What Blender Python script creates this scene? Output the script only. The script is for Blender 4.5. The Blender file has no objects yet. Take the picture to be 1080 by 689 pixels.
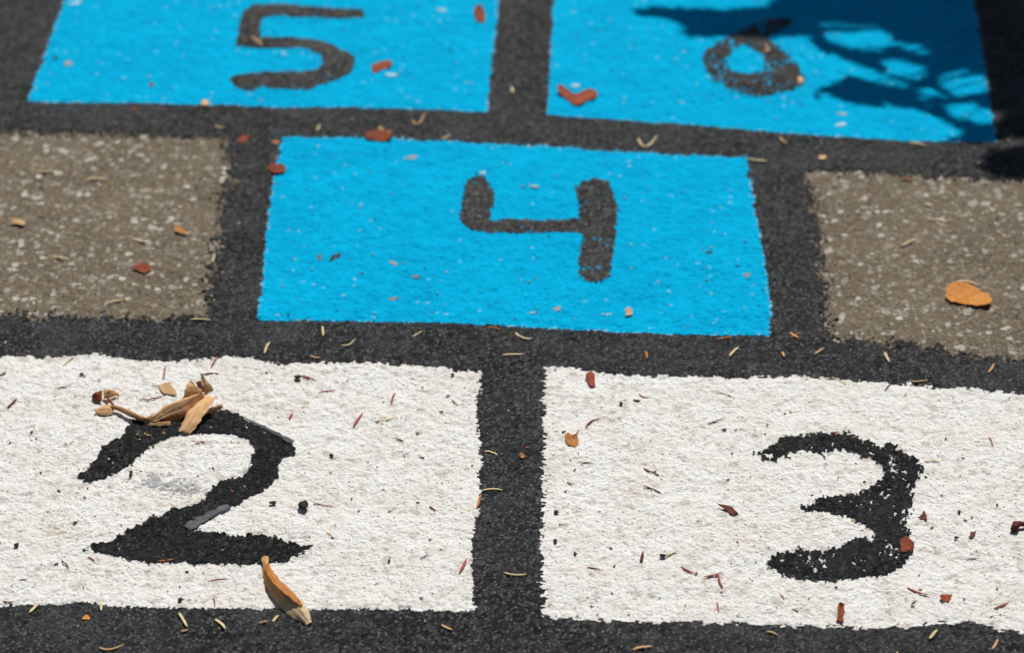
import bpy, math, random
import numpy as np
from mathutils import Vector

random.seed(7); np.random.seed(7)
S = bpy.context.scene
COL = S.collection
R = math.radians

# ------------------------------------------------------------------ camera model (photo pixels -> points of the place)
F, CX, CY, HC = 3000.0, 540.0, 344.5, 1.2
PITCH = math.atan(1934.0 / F)
CP, SP = math.cos(PITCH), math.sin(PITCH)

def at(px, py, z=0.0):
    """point of the horizontal plane z that stands at a place of the photograph"""
    u, v = (px - CX) / F, (py - CY) / F
    dx, dy, dz = u, CP - v * SP, -SP - v * CP
    t = (z - HC) / dz
    return np.array((dx * t, dy * t, z))

def gpoly(pts): return np.array([at(*p)[:2] for p in pts])

# ------------------------------------------------------------------ noise
def _hash(ix, iy, seed):
    h = (ix.astype(np.int64) * 374761393 + iy.astype(np.int64) * 668265263 + seed * 1442695041) & 0xFFFFFFFF
    h = ((h ^ (h >> 13)) * 1274126177) & 0xFFFFFFFF
    h = ((h ^ (h >> 16)) * 2246822519) & 0xFFFFFFFF
    return (h ^ (h >> 15)) & 0xFFFFFFFF

def perlin(x, y, size, seed=0):
    x = x / size + 1000.0; y = y / size + 1000.0
    ix = np.floor(x); iy = np.floor(y); fx = x - ix; fy = y - iy
    ux = fx * fx * fx * (fx * (fx * 6 - 15) + 10); uy = fy * fy * fy * (fy * (fy * 6 - 15) + 10)
    def g(ox, oy):
        a = _hash(ix + ox, iy + oy, seed) * (2 * math.pi / 4294967296.0)
        return np.cos(a) * (fx - ox) + np.sin(a) * (fy - oy)
    n0 = g(0, 0) * (1 - ux) + g(1, 0) * ux
    n1 = g(0, 1) * (1 - ux) + g(1, 1) * ux
    return (n0 * (1 - uy) + n1 * uy) * 1.5

def worley(x, y, size, seed=0):
    x = x / size + 1000.0; y = y / size + 1000.0
    ix = np.floor(x); iy = np.floor(y)
    f1 = np.full(x.shape, 9.0)
    idv = np.zeros(x.shape)
    for oy in (-1, 0, 1):
        for ox in (-1, 0, 1):
            cx, cy = ix + ox, iy + oy
            a = _hash(cx, cy, seed); b = _hash(cx, cy, seed + 77)
            d = (cx + a / 4294967296.0 - x) ** 2 + (cy + b / 4294967296.0 - y) ** 2
            m = d < f1
            f1 = np.where(m, d, f1); idv = np.where(m, _hash(cx, cy, seed + 191) / 4294967296.0, idv)
    return np.sqrt(f1), idv

# ------------------------------------------------------------------ the ground's grid and relief
def axis(lo, hi, s0, s1, far):
    v = [lo]
    while v[-1] < hi:
        k = (v[-1] - lo) / (hi - lo)
        v.append(v[-1] + s0 + (s1 - s0) * k)
    s, p = s1, v[-1]
    out_hi = []
    while p < far: s *= 1.28; p += s; out_hi.append(p)
    s, p = s0, lo
    out_lo = []
    while p > -far: s *= 1.28; p -= s; out_lo.append(p)
    return np.array(out_lo[::-1] + v + out_hi), len(out_lo), len(out_lo) + len(v)

AX, X0, X1 = axis(-0.66, 0.66, 0.0008, 0.0008, 60)
AY, Y0, Y1 = axis(1.34, 2.64, 0.0007, 0.0013, 60)
GX, GY = np.meshgrid(AX, AY)                          # rows = y
core = (slice(Y0, Y1), slice(X0, X1))

def relief(x, y):
    w1, i1 = worley(x + 0.0012 * perlin(x, y, 0.004, 3), y + 0.0012 * perlin(x, y, 0.004, 4), 0.0062, 11)
    w2, i2 = worley(x, y, 0.0031, 21)
    h = 0.00100 * (0.15 + 0.85 * i1) * (1 - np.clip(w1 / 0.8, 0, 1) ** 2)
    h += 0.00045 * i2 * (1 - np.clip(w2 / 0.8, 0, 1) ** 2)
    h += 0.0007 * perlin(x, y, 0.014, 5) + 0.0009 * perlin(x, y, 0.045, 6) + 0.0014 * perlin(x, y, 0.21, 7)
    wx = x + .0022 * perlin(x, y, .006, 61); wy = y + .0022 * perlin(x, y, .006, 62)
    r1 = 1 - np.abs(perlin(wx, wy, .0052, 63)) * 1.6; r2 = 1 - np.abs(perlin(wx, wy, .0024, 64)) * 1.6
    amp = .6 + .8 * np.clip(perlin(x, y, .03, 65) + .3, 0, 1)
    h -= amp * (.00066 * np.clip(r1, 0, 1) ** 3 + .00042 * np.clip(r2, 0, 1) ** 2)
    h += 0.00042 * perlin(x, y, 0.0021, 8)
    return h

H = np.zeros_like(GX)
cx_, cy_ = GX[core], GY[core]
fade = np.clip(np.minimum.reduce([cx_ + 0.66, 0.66 - cx_, cy_ - 1.34, 2.64 - cy_]) / 0.02, 0, 1)
H[core] = relief(cx_, cy_) * fade

def ground_z(x, y):
    i = int(np.clip(np.searchsorted(AX, x) - 1, 0, len(AX) - 2)); j = int(np.clip(np.searchsorted(AY, y) - 1, 0, len(AY) - 2))
    return float(max(H[j, i], H[j, i + 1], H[j + 1, i], H[j + 1, i + 1])) + .0003

def mesh_np(name, co, quads, smooth=True, attrs=None):
    me = bpy.data.meshes.new(name)
    n, m = len(co), len(quads)
    me.vertices.add(n); me.vertices.foreach_set('co', np.ascontiguousarray(co, dtype=np.float32).ravel())
    me.loops.add(m * 4); me.loops.foreach_set('vertex_index', np.ascontiguousarray(quads, dtype=np.int32).ravel())
    me.polygons.add(m)
    me.polygons.foreach_set('loop_start', np.arange(0, m * 4, 4, dtype=np.int32))
    try: me.polygons.foreach_set('loop_total', np.full(m, 4, dtype=np.int32))
    except Exception: pass
    me.polygons.foreach_set('use_smooth', np.full(m, smooth, dtype=bool))
    for k, v in (attrs or {}).items():
        a = me.attributes.new(k, 'FLOAT', 'POINT'); a.data.foreach_set('value', np.ascontiguousarray(v, dtype=np.float32))
    me.update(calc_edges=True); me.validate()
    return me

def link(name, me, mat, parent=None, loc=None):
    o = bpy.data.objects.new(name, me); COL.objects.link(o)
    if mat is not None: me.materials.append(mat)
    if parent is not None: o.parent = parent
    if loc is not None: o.location = loc
    return o

def tag(o, label=None, cat=None, group=None, kind=None):
    if label: o['label'] = label
    if cat: o['category'] = cat
    if group: o['group'] = group
    if kind: o['kind'] = kind
    return o

# ------------------------------------------------------------------ materials
class NT:
    def __init__(s, name):
        s.m = bpy.data.materials.new(name); s.m.use_nodes = True
        s.t = s.m.node_tree; s.b = s.t.nodes['Principled BSDF']; s.co = s.n('ShaderNodeTexCoord').outputs['Object']
    def n(s, typ, **kw):
        nd = s.t.nodes.new(typ)
        for k, v in kw.items(): setattr(nd, k, v)
        return nd
    def l(s, a, b): s.t.links.new(a, b)
    def noise(s, scale, detail=4, rough=0.6, co=None):
        nd = s.n('ShaderNodeTexNoise'); nd.inputs['Scale'].default_value = scale
        nd.inputs['Detail'].default_value = detail; nd.inputs['Roughness'].default_value = rough
        s.l(co or s.co, nd.inputs['Vector']); return nd.outputs['Fac']
    def warp(s, scale, amt):
        nz = s.n('ShaderNodeTexNoise'); nz.inputs['Scale'].default_value = scale; nz.inputs['Detail'].default_value = 2; s.l(s.co, nz.inputs['Vector'])
        v = s.n('ShaderNodeVectorMath', operation='SUBTRACT'); s.l(nz.outputs['Color'], v.inputs[0]); v.inputs[1].default_value = (.5, .5, .5)
        w = s.n('ShaderNodeVectorMath', operation='MULTIPLY'); s.l(v.outputs[0], w.inputs[0]); w.inputs[1].default_value = (amt, amt, 0)
        a = s.n('ShaderNodeVectorMath', operation='ADD'); s.l(s.co, a.inputs[0]); s.l(w.outputs[0], a.inputs[1]); return a.outputs[0]
    def vor(s, scale, co=None, rnd=1.0):
        nd = s.n('ShaderNodeTexVoronoi', voronoi_dimensions='2D'); nd.inputs['Scale'].default_value = scale
        nd.inputs['Randomness'].default_value = rnd
        s.l(co or s.co, nd.inputs['Vector']); sp = s.n('ShaderNodeSeparateColor'); s.l(nd.outputs['Color'], sp.inputs[0])
        return nd.outputs['Distance'], sp.outputs
    def ramp(s, f, stops, interp='LINEAR'):
        nd = s.n('ShaderNodeValToRGB'); nd.color_ramp.interpolation = interp
        e = nd.color_ramp.elements
        while len(e) < len(stops): e.new(0.5)
        for i, (p, c) in enumerate(stops):
            e[i].position = p; e[i].color = (c, c, c, 1) if not isinstance(c, tuple) else (*c, 1)
        s.l(f, nd.inputs[0]); return nd.outputs['Color']
    def math(s, op, a, b=None, c=None):
        nd = s.n('ShaderNodeMath', operation=op)
        for i, v in enumerate((a, b, c)):
            if v is None: continue
            if isinstance(v, (int, float)): nd.inputs[i].default_value = v
            else: s.l(v, nd.inputs[i])
        return nd.outputs[0]
    def mix(s, f, a, b):
        nd = s.n('ShaderNodeMix', data_type='RGBA')
        for i, v in ((0, f), (6, a), (7, b)):
            if isinstance(v, tuple): nd.inputs[i].default_value = (*v, 1)
            elif isinstance(v, (int, float)): nd.inputs[i].default_value = v
            else: s.l(v, nd.inputs[i])
        return nd.outputs[2]
    def bump(s, h, strength, dist):
        nd = s.n('ShaderNodeBump'); nd.inputs['Strength'].default_value = strength; nd.inputs['Distance'].default_value = dist
        s.l(h, nd.inputs['Height']); s.l(nd.outputs[0], s.b.inputs['Normal'])
    def done(s, color, rough=0.7, spec=0.5):
        if isinstance(color, tuple): s.b.inputs['Base Color'].default_value = (*color, 1)
        else: s.l(color, s.b.inputs['Base Color'])
        if isinstance(rough, (int, float)): s.b.inputs['Roughness'].default_value = rough
        else: s.l(rough, s.b.inputs['Roughness'])
        s.b.inputs['Specular IOR Level'].default_value = spec
        return s.m

def m_asphalt():
    t = NT('bare_asphalt')
    w = t.warp(160, .006)
    d1, c1 = t.vor(135, w); d2, c2 = t.vor(250, w); d3, c3 = t.vor(520, w)
    p1 = t.math('MULTIPLY', t.math('LESS_THAN', d1, .36), t.math('GREATER_THAN', c1[0], .83))
    p2 = t.math('MULTIPLY', t.math('LESS_THAN', d2, .40), t.math('GREATER_THAN', c2[0], .84))
    p3 = t.math('MULTIPLY', t.math('LESS_THAN', d3, .45), t.math('GREATER_THAN', c3[0], .82))
    base = t.ramp(t.noise(420, 5, .7), [(.3, (.064, .048, .029)), (.5, (.145, .113, .074)), (.72, (.25, .202, .139))])
    base = t.mix(t.ramp(t.noise(14, 4), [(.4, 0.0), (.65, .5)]), base, (.205, .166, .112))
    d0, c0 = t.vor(78, t.warp(110, .009))
    p0 = t.math('MULTIPLY', t.math('LESS_THAN', d0, .30), t.math('GREATER_THAN', c0[0], .86))
    thin = t.ramp(t.noise(22, 3), [(.38, .45), (.58, 1.0)])
    p1 = t.math('MULTIPLY', p1, thin); p2 = t.math('MULTIPLY', p2, thin)
    peb = t.ramp(c1[1], [(0, (.28, .24, .19)), (.5, (.46, .41, .35)), (1, (.66, .62, .55))])
    peb2 = t.ramp(c2[1], [(0, (.21, .18, .14)), (.5, (.36, .32, .26)), (1, (.55, .51, .45))])
    c = t.mix(p3, base, (.30, .265, .215)); c = t.mix(p2, c, peb2); c = t.mix(p1, c, peb); c = t.mix(t.math('MULTIPLY', p0, .8), c, t.ramp(c0[1], [(0, (.16, .13, .10)), (.6, (.33, .285, .23)), (1, (.56, .52, .45))]))
    t.bump(t.noise(600, 6, .75), .9, .0014)
    return t.done(c, .82, .3)

def m_black(name, lo, mid, hi, fleck=.86, rough=.6, tint=(1, 1, 1), grit=.0, spec=.2, dust=.8):
    t = NT(name)
    w = t.warp(300, .003)
    d, c = t.vor(420, w); d2, c2 = t.vor(190, w)
    f = t.math('ADD', t.math('MULTIPLY', t.noise(500, 5, .75), .6), t.math('MULTIPLY', c[0], .4))
    T = lambda v: tuple(v * k for k in tint)
    col = t.ramp(f, [(.28, T(lo)), (.5, T(mid)), (.74, T(hi))])
    fl = t.math('MULTIPLY', t.math('LESS_THAN', d, .40), t.math('GREATER_THAN', c[1], fleck))
    col = t.mix(t.math('MULTIPLY', fl, t.ramp(t.noise(500, 3), [(.35, 0.0), (.65, 1.0)])), col, T(hi * 3.8))
    pit = t.ramp(t.noise(330, 5, .75), [(.36, 1.0), (.48, 0.0)])
    col = t.mix(t.math('MULTIPLY', pit, .8), col, T(lo * .5))
    d3, c3 = t.vor(150, t.warp(210, .006))
    st = t.math('MULTIPLY', t.math('MULTIPLY', t.math('LESS_THAN', d3, .40), t.math('GREATER_THAN', c3[0], .62)), t.ramp(t.noise(420, 4, .75), [(.42, 0.0), (.62, 1.0)]))
    col = t.mix(t.math('MULTIPLY', st, .7), col, t.ramp(c3[1], [(0, T(lo)), (.4, T(hi * .9)), (1, T(hi * 2.8))]))
    col = t.mix(t.math('MULTIPLY', t.ramp(t.noise(13, 4, .65), [(.46, 0.0), (.68, 1.0)]), t.ramp(t.noise(380, 5, .8), [(.40, 0.0), (.62, dust)])), col, T(hi * 1.5))
    br = t.math('MULTIPLY', t.math('LESS_THAN', d2, .4), t.math('GREATER_THAN', c2[1], .93))
    col = t.mix(t.math('MULTIPLY', br, .35), col, (.14, .125, .10))
    if grit:
        col = t.mix(t.ramp(t.noise(24, 4, .7), [(.45, 0.0), (.7, grit)]), col, (.13, .112, .088))
    t.bump(t.math('ADD', t.noise(520, 6, .78), t.math('MULTIPLY', d, -.5)), 1.0, .0024)
    return t.done(col, rough, spec)

def m_white():
    t = NT('white_paint')
    c = t.mix(t.ramp(t.noise(26, 5, .65), [(.42, 0.0), (.68, .55)]), (.90, .895, .875), (.80, .73, .62))
    c = t.mix(t.ramp(t.noise(150, 5, .75), [(.52, 0.0), (.74, .6)]), c, (.60, .50, .40))
    c = t.mix(t.ramp(t.noise(75, 3, .6), [(.60, 0.0), (.76, .45)]), c, (.62, .53, .42))
    d0, v0 = t.vor(105, t.warp(150, .010))
    sm = t.math('MULTIPLY', t.ramp(d0, [(.14, 1.0), (.46, 0.0)]), t.math('GREATER_THAN', v0[0], .76))
    c = t.mix(t.math('MULTIPLY', t.math('MULTIPLY', sm, t.noise(300, 4, .8)), .95), c, (.50, .41, .31))
    d, v = t.vor(330, t.warp(500, .003))
    dot = t.math('MULTIPLY', t.math('LESS_THAN', d, .20), t.math('GREATER_THAN', v[0], .93))
    c = t.mix(t.math('MULTIPLY', dot, .75), c, (.16, .13, .11))
    t.bump(t.math('ADD', t.noise(620, 6, .72), t.math('MULTIPLY', t.noise(210, 3, .7, t.warp(400, .004)), 1.3)), 1.0, .0015)
    return t.done(c, .75, .2)

def m_blue():
    t = NT('blue_paint')
    c = t.mix(t.ramp(t.noise(18, 4, .6), [(.35, 0.0), (.65, 1.0)]), (.0, .375, .655), (.0, .43, .72))
    c = t.mix(t.ramp(t.noise(340, 4, .7), [(.64, 0.0), (.80, .75)]), c, (.06, .20, .36))
    c = t.mix(t.ramp(t.noise(85, 5, .7), [(.40, .45), (.58, 0.0)]), c, (.0, .29, .53))
    d, v = t.vor(120, t.warp(220, .008))
    chip = t.math('MULTIPLY', t.math('LESS_THAN', d, .17), t.math('GREATER_THAN', v[0], .93))
    c = t.mix(t.math('MULTIPLY', chip, .5), c, (.32, .52, .66))
    # pale primer peeping out along the edges
    a = t.n('ShaderNodeAttribute'); a.attribute_name = 'edge'
    e = t.math('MULTIPLY', t.math('GREATER_THAN', a.outputs['Fac'], t.math('MULTIPLY_ADD', t.noise(300, 4, .75), -.030, .0362)), 1.0)
    c = t.mix(t.math('MULTIPLY', e, .65), c, (.60, .58, .52))
    t.bump(t.noise(520, 5, .7), .7, .0010)
    return t.done(c, .85, .03)

def m_leaf(name, a, b, c_, scale=90, rough=.55, sheer=0.0, grain=None, tip=None):
    t = NT(name); co0 = t.co
    if grain is not None:                                # veins: the pattern is drawn out along the blade
        mp = t.n('ShaderNodeMapping', vector_type='TEXTURE'); mp.inputs['Rotation'].default_value = (0, 0, math.radians(grain)); mp.inputs['Scale'].default_value = (7, 1, 2)
        t.l(t.co, mp.inputs['Vector']); t.co = mp.outputs[0]
    oi = t.n('ShaderNodeObjectInfo').outputs['Random']
    col = t.ramp(t.noise(scale, 5, .7), [(.32, a), (.52, b), (.72, c_)])
    if tip:                                              # the blade's own colour: brown at the stalk, straw at the tip
        dt = t.n('ShaderNodeVectorMath', operation='DOT_PRODUCT'); t.l(co0, dt.inputs[0]); a_ = math.radians(grain); dt.inputs[1].default_value = (math.cos(a_), math.sin(a_), 0)
        k_ = t.math('ADD', t.math('MULTIPLY', dt.outputs['Value'], 22.0), t.math('MULTIPLY', t.noise(160, 4, .7), .9))
        col = t.mix(t.ramp(k_, [(.55, 0.0), (1.0, .85)]), col, tip)
    hsv = t.n('ShaderNodeHueSaturation'); t.l(col, hsv.inputs['Color']); t.l(t.math('MULTIPLY_ADD', oi, .4, .8), hsv.inputs['Value'])
    t.bump(t.noise(scale * 9, 4, .6), .5, .0005)
    t.done(hsv.outputs[0], rough + .15, .18)
    if sheer:
        tr_ = t.n('ShaderNodeBsdfTranslucent'); t.l(hsv.outputs[0], tr_.inputs['Color']); mx = t.n('ShaderNodeMixShader'); mx.inputs[0].default_value = sheer
        out = t.t.nodes['Material Output']; t.l(t.b.outputs[0], mx.inputs[1]); t.l(tr_.outputs[0], mx.inputs[2]); t.l(mx.outputs[0], out.inputs['Surface'])
    return t.m

M = dict(
    asphalt=m_asphalt(),
    border=m_black('black_border_paint', .005, .021, .068, .66, .5, (.95, .99, 1.05), .12),
    black=m_black('black_digit_paint', .003, .011, .034, .78, .40, (.95, 1, 1.06), spec=.2),
    worn=m_black('worn_black_paint', .012, .036, .09, .72, .7, (1.0, 1, .97), .14),
    white=m_white(), blue=m_blue(),
    strip=m_leaf('smooth_grey_strip', (.045, .048, .055), (.08, .084, .095), (.14, .142, .155), 260, .45),
    scuff=m_leaf('grey_scuff', (.22, .22, .23), (.34, .34, .35), (.52, .51, .50), 300, .6),
    tan=m_leaf('dried_tan_leaf', (.64, .38, .175), (.82, .53, .27), (.90, .64, .38), 420, .55, .25, 48),
    tanpale=m_leaf('pale_dried_leaf', (.40, .26, .12), (.56, .40, .22), (.66, .52, .32), 420, .55, .2, -58),
    curl=m_leaf('curled_brown_leaf', (.34, .15, .05), (.47, .25, .095), (.56, .36, .18), 420, .55, .2, -58),
    curltip=m_leaf('curled_leaf_fading_to_a_pale_tip', (.42, .20, .07), (.60, .34, .14), (.68, .45, .23), 420, .55, .2, -58, (.70, .56, .34)),
    straw=m_leaf('pale_straw', (.58, .42, .19), (.76, .60, .34), (.85, .74, .50), 200),
    red=m_leaf('red_brown_needle', (.27, .055, .04), (.38, .095, .07), (.45, .16, .12), 200),
    darkred=m_leaf('dark_red_flake', (.09, .022, .014), (.15, .035, .022), (.22, .06, .035), 200),
    rust=m_leaf('rust_red_leaf', (.16, .030, .010), (.25, .050, .017), (.33, .085, .03), 260),
    orange=m_leaf('orange_leaf', (.68, .20, .03), (.83, .34, .07), (.88, .46, .15), 300, .55, .15),
    orangebrown=m_leaf('orange_brown_leaf', (.38, .13, .03), (.50, .20, .05), (.55, .26, .08), 150),
    dark=m_leaf('black_seed', (.008, .007, .006), (.016, .013, .011), (.03, .025, .02), 300, .45),
    grey=m_leaf('grey_twig', (.10, .09, .08), (.17, .155, .14), (.25, .23, .21), 200),
    chip=m_leaf('pale_paint_chip', (.20, .44, .58), (.36, .55, .66), (.60, .68, .71), 500),
    pink=m_leaf('pinkish_flake', (.16, .20, .24), (.30, .29, .31), (.42, .36, .34), 500),
    bark=m_leaf('tree_bark', (.06, .045, .033), (.11, .085, .062), (.17, .14, .11), 40, .85),
    green=m_leaf('green_leaves', (.035, .07, .018), (.05, .10, .025), (.07, .12, .035), 30, .5),
)

# ------------------------------------------------------------------ the ground
ny, nx = GX.shape
idx = np.arange(ny * nx, dtype=np.int32).reshape(ny, nx)
quads = np.stack([idx[:-1, :-1], idx[:-1, 1:], idx[1:, 1:], idx[1:, :-1]], -1).reshape(-1, 4)
g = link('asphalt_ground', mesh_np('asphalt_ground', np.stack([GX, GY, H], -1).reshape(-1, 3), quads), M['asphalt'])
tag(g, 'bare brown grey asphalt with pale pebbles in it', None, None, 'structure')

# ------------------------------------------------------------------ coats of paint: sheets that follow the relief, with ragged edges
def sdf(poly, x, y):
    d = np.full(x.shape, 1e9); inside = np.zeros(x.shape, bool)
    n = len(poly)
    for i in range(n):
        ax, ay = poly[i]; bx, by = poly[(i + 1) % n]
        ex, ey = bx - ax, by - ay
        wx, wy = x - ax, y - ay
        k = np.clip((wx * ex + wy * ey) / (ex * ex + ey * ey + 1e-15), 0, 1)
        d = np.minimum(d, (wx - ex * k) ** 2 + (wy - ey * k) ** 2)
        cr = ((ay > y) != (by > y))
        with np.errstate(divide='ignore', invalid='ignore'):
            cr &= x < ex * (y - ay) / (ey if ey != 0 else 1e-15) + ax
        inside ^= cr
    d = np.sqrt(d)
    return np.where(inside, -d, d)

def coat(name, px_poly, lift, mat, parent=None, hole=None, rag=((.0018, .0020), (.004, .0016), (.012, .0013)), soft=0.0, soft_size=.004,
         pits=None, seed=0, field=None, relief_rag=0.0, grain=0.0, grow=0.0, covered=(), brush=1.0):
    poly = gpoly(px_poly)
    lo, hi = poly.min(0) - .02, poly.max(0) + .02
    i0, i1 = np.searchsorted(AX, lo[0]), np.searchsorted(AX, hi[0])
    j0, j1 = np.searchsorted(AY, lo[1]), np.searchsorted(AY, hi[1])
    i0 = max(i0, X0 + 1); i1 = min(i1, X1 - 1); j0 = max(j0, Y0 + 1); j1 = min(j1, Y1 - 1)
    x, y, h = GX[j0:j1, i0:i1], GY[j0:j1, i0:i1], H[j0:j1, i0:i1]
    s = sdf(poly, x, y)
    if hole is not None: s = np.maximum(s, -sdf(gpoly(hole), x, y))
    v = s - grow
    for k, (size, amp) in enumerate(rag): v += amp * perlin(x * brush, y, size, seed + 31 + k)
    if soft: v += soft * (perlin(x, y, soft_size, seed + 41) + .6 * perlin(x, y, soft_size * .45, seed + 42))
    if relief_rag:
        hh = h - (0.0014 * perlin(x, y, 0.21, 7) + 0.0009 * perlin(x, y, 0.045, 6))
        v -= relief_rag * (hh - .0006)
    if pits:
        for size, thr, gain in pits:
            wx = x + size * .8 * perlin(x, y, size * 1.5, seed + 55); wy = y + size * .8 * perlin(x, y, size * 1.5, seed + 56)
            pn = perlin(wx, wy, size, seed + 51) + .7 * perlin(wx, wy, size * .45, seed + 52) + .55 * perlin(x, y, .022, seed + 53)
            v = np.maximum(v, (pn - thr) * gain)
    if field is not None: v = np.maximum(v, field(x, y, s))
    q = (v[:-1, :-1] + v[1:, :-1] + v[:-1, 1:] + v[1:, 1:]) * .25
    keep = q < 0
    # pull the rim vertices onto the true edge
    used_all = np.ones(v.shape, bool); used = np.zeros(v.shape, bool)
    for dj, di in ((0, 0), (0, 1), (1, 0), (1, 1)):
        sl = (slice(dj, v.shape[0] - 1 + dj), slice(di, v.shape[1] - 1 + di))
        used[sl] |= keep; used_all[sl] &= keep
    rim = used & ~used_all
    gy_, gx_ = np.gradient(v); gx_ /= np.gradient(x, axis=1); gy_ /= np.gradient(y, axis=0)
    g2 = gx_ ** 2 + gy_ ** 2 + 1e-9
    ox = np.where(rim, np.clip(-v * gx_ / g2, -.0005, .0005), 0); oy = np.where(rim, np.clip(-v * gy_ / g2, -.0005, .0005), 0)
    edge = np.clip(s + .02, 0, .04)
    n_ = v.size; ids = np.arange(n_, dtype=np.int32).reshape(v.shape)
    qd = np.stack([ids[:-1, :-1], ids[:-1, 1:], ids[1:, 1:], ids[1:, :-1]], -1)[keep]
    mp = np.full(n_, -1, np.int32); u = used.ravel(); mp[u] = np.arange(u.sum(), dtype=np.int32)
    if grain:
        gw, gi = worley(x + .001 * perlin(x, y, .003, seed + 71), y + .001 * perlin(x, y, .003, seed + 72), .0034, seed + 73)
        room = 1.0                                       # none where another coat covers this one
        for c_ in covered: room = np.minimum(room, np.clip((sdf(gpoly(c_), x, y) - .0005) / .0025, 0, 1))
        h = h + room * grain * (.9 * gi * np.clip(1 - gw / .7, 0, 1) + .5 * np.clip(perlin(x, y, .0019, seed + 74) + .2, 0, 1) + .6 * np.clip(perlin(x, y, .007, seed + 75) + .3, 0, 1))
    z = h + lift - np.where(rim, .00012, 0)
    co = np.stack([x + ox, y + oy, z], -1).reshape(-1, 3)[u]
    return link(name, mesh_np(name, co, mp[qd], attrs={'edge': edge.ravel()[u]}), mat, parent)

BORDER = [(20, -85), (1085, -85), (1118, 196), (1080, 194), (954, 186), (853, 182), (864, 230), (870, 297), (877, 357), (987, 365), (1020, 372),
          (1080, 379), (1190, 385), (1270, 735), (-200, 735), (-105, 333), (0, 332), (100, 333), (160, 337), (214, 333), (220, 297), (230, 230),
          (240, 167), (234, 147), (117, 144), (0, 142), (-45, 141)]
SQ5 = [(83, -42), (68, 0), (48, 54), (28, 108), (150, 110), (250, 113), (400, 116), (514, 119), (521, 60), (527, 0), (531, -40)]
SQ6 = [(585, -40), (583, 0), (580, 60), (576, 122), (640, 126), (720, 132), (850, 143), (950, 149), (1052, 151), (1040, 75), (1028, 0), (1021, -40)]
SQ4 = [(297, 145), (360, 146), (493, 151), (600, 156), (720, 163), (788, 166), (798, 230), (805, 262), (810, 297), (815, 340), (812, 356),
       (720, 353), (600, 349), (500, 344), (400, 341), (271, 340), (278, 270), (286, 200)]
SQ2 = [(-42, 378), (0, 377), (57, 377), (107, 375), (150, 382), (207, 382), (247, 378), (294, 384), (360, 383), (453, 388), (510, 393), (507, 403),
       (504, 437), (507, 460), (507, 527), (500, 570), (498, 603), (503, 647), (443, 647), (360, 645), (287, 645), (200, 645), (127, 643), (87, 638),
       (0, 640), (-122, 640)]
SQ3 = [(574, 388), (610, 390), (660, 396), (720, 398), (813, 398), (870, 400), (920, 404), (987, 410), (1080, 416), (1126, 420), (1197, 672),
       (1080, 667), (1053, 665), (1020, 657), (963, 662), (920, 665), (817, 662), (720, 660), (680, 660), (627, 657), (573, 653), (570, 610),
       (572, 527), (573, 460), (572, 430)]
D2 = [(82, 506), (91, 497), (100, 486), (107, 474), (119, 465), (130, 462), (132, 452), (139, 445), (160, 443), (190, 440), (220, 436), (235, 434),
      (250, 439), (270, 450), (285, 457), (309, 469), (310, 480), (295, 490), (296, 502), (282, 517), (267, 525), (242, 537), (215, 551), (197, 562), (245, 565),
      (262, 566), (282, 565), (295, 570), (312, 575), (331, 577), (317, 586), (302, 594), (285, 596), (260, 600), (230, 597), (190, 596), (145, 595),
      (125, 589), (97, 584), (85, 582), (120, 571), (147, 556), (162, 545), (190, 537), (207, 534), (220, 522), (232, 509), (245, 506), (257, 506), (265, 495),
      (264, 485), (269, 476), (262, 467), (245, 461), (230, 460), (215, 460), (195, 459), (180, 464), (160, 472), (135, 494), (112, 506), (94, 512)]
D3 = [(798, 480), (809, 475), (824, 465), (848, 460), (869, 460), (895, 461), (911, 469), (926, 474), (937, 471), (950, 479), (964, 489), (970, 500),
      (963, 516), (960, 537), (952, 552), (955, 565), (960, 586), (950, 599), (926, 608), (905, 610), (869, 615), (845, 611), (824, 608), (811, 597),
      (819, 589), (845, 582), (884, 582), (898, 573), (921, 573), (926, 565), (911, 555), (892, 546), (871, 541), (850, 538), (861, 530), (884, 525),
      (905, 524), (924, 516), (933, 505), (930, 492), (921, 486), (905, 480), (890, 475), (869, 477), (845, 475), (830, 478), (819, 487), (807, 486)]
D4 = [(494, 190), (503, 188), (512, 189), (514, 197), (520, 202), (520, 215), (517, 225), (516, 235), (537, 233), (563, 234), (592, 234), (612, 232),
      (612, 221), (609, 204), (607, 198), (616, 192), (626, 189), (640, 191), (644, 199), (649, 213), (651, 221), (649, 239), (648, 251), (645, 276),
      (641, 292), (630, 298), (620, 297), (612, 290), (611, 276), (614, 257), (615, 246), (592, 246), (567, 247), (545, 246), (525, 247), (504, 245),
      (492, 241), (486, 233), (487, 225), (489, 208)]
D5 = [(383, 13), (350, 10), (300, 6), (268, 7), (256, 15), (252, 30), (250, 50), (270, 51), (290, 52), (324, 52), (338, 58), (342, 68), (334, 75),
      (320, 77), (290, 78), (267, 78), (250, 81), (242, 86), (250, 94), (260, 97), (272, 94), (278, 91), (287, 95), (327, 95), (347, 88), (362, 82),
      (372, 75), (374, 62), (366, 55), (350, 48), (333, 43), (300, 41), (275, 40), (274, 30), (277, 20), (290, 18), (350, 20), (383, 20)]
D6 = [(742, 67), (746, 55), (757, 46), (772, 40), (790, 29), (812, 21), (833, 20), (835, 25), (820, 34), (806, 40), (818, 47), (831, 60), (845, 78),
      (848, 88), (838, 95), (815, 100), (797, 103), (775, 98), (755, 88)]
D6H = [(763, 66), (770, 56), (783, 50), (797, 53), (808, 63), (805, 75), (790, 81), (772, 78)]

b = coat('border_lines', BORDER, .0004, M['border'], soft=.013, soft_size=.0030, relief_rag=8.0, grain=.0009, covered=(SQ2, SQ3, SQ4, SQ5, SQ6), seed=1)
tag(b, 'faded black painted lines framing and separating all the numbered squares', 'painted lines')

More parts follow.
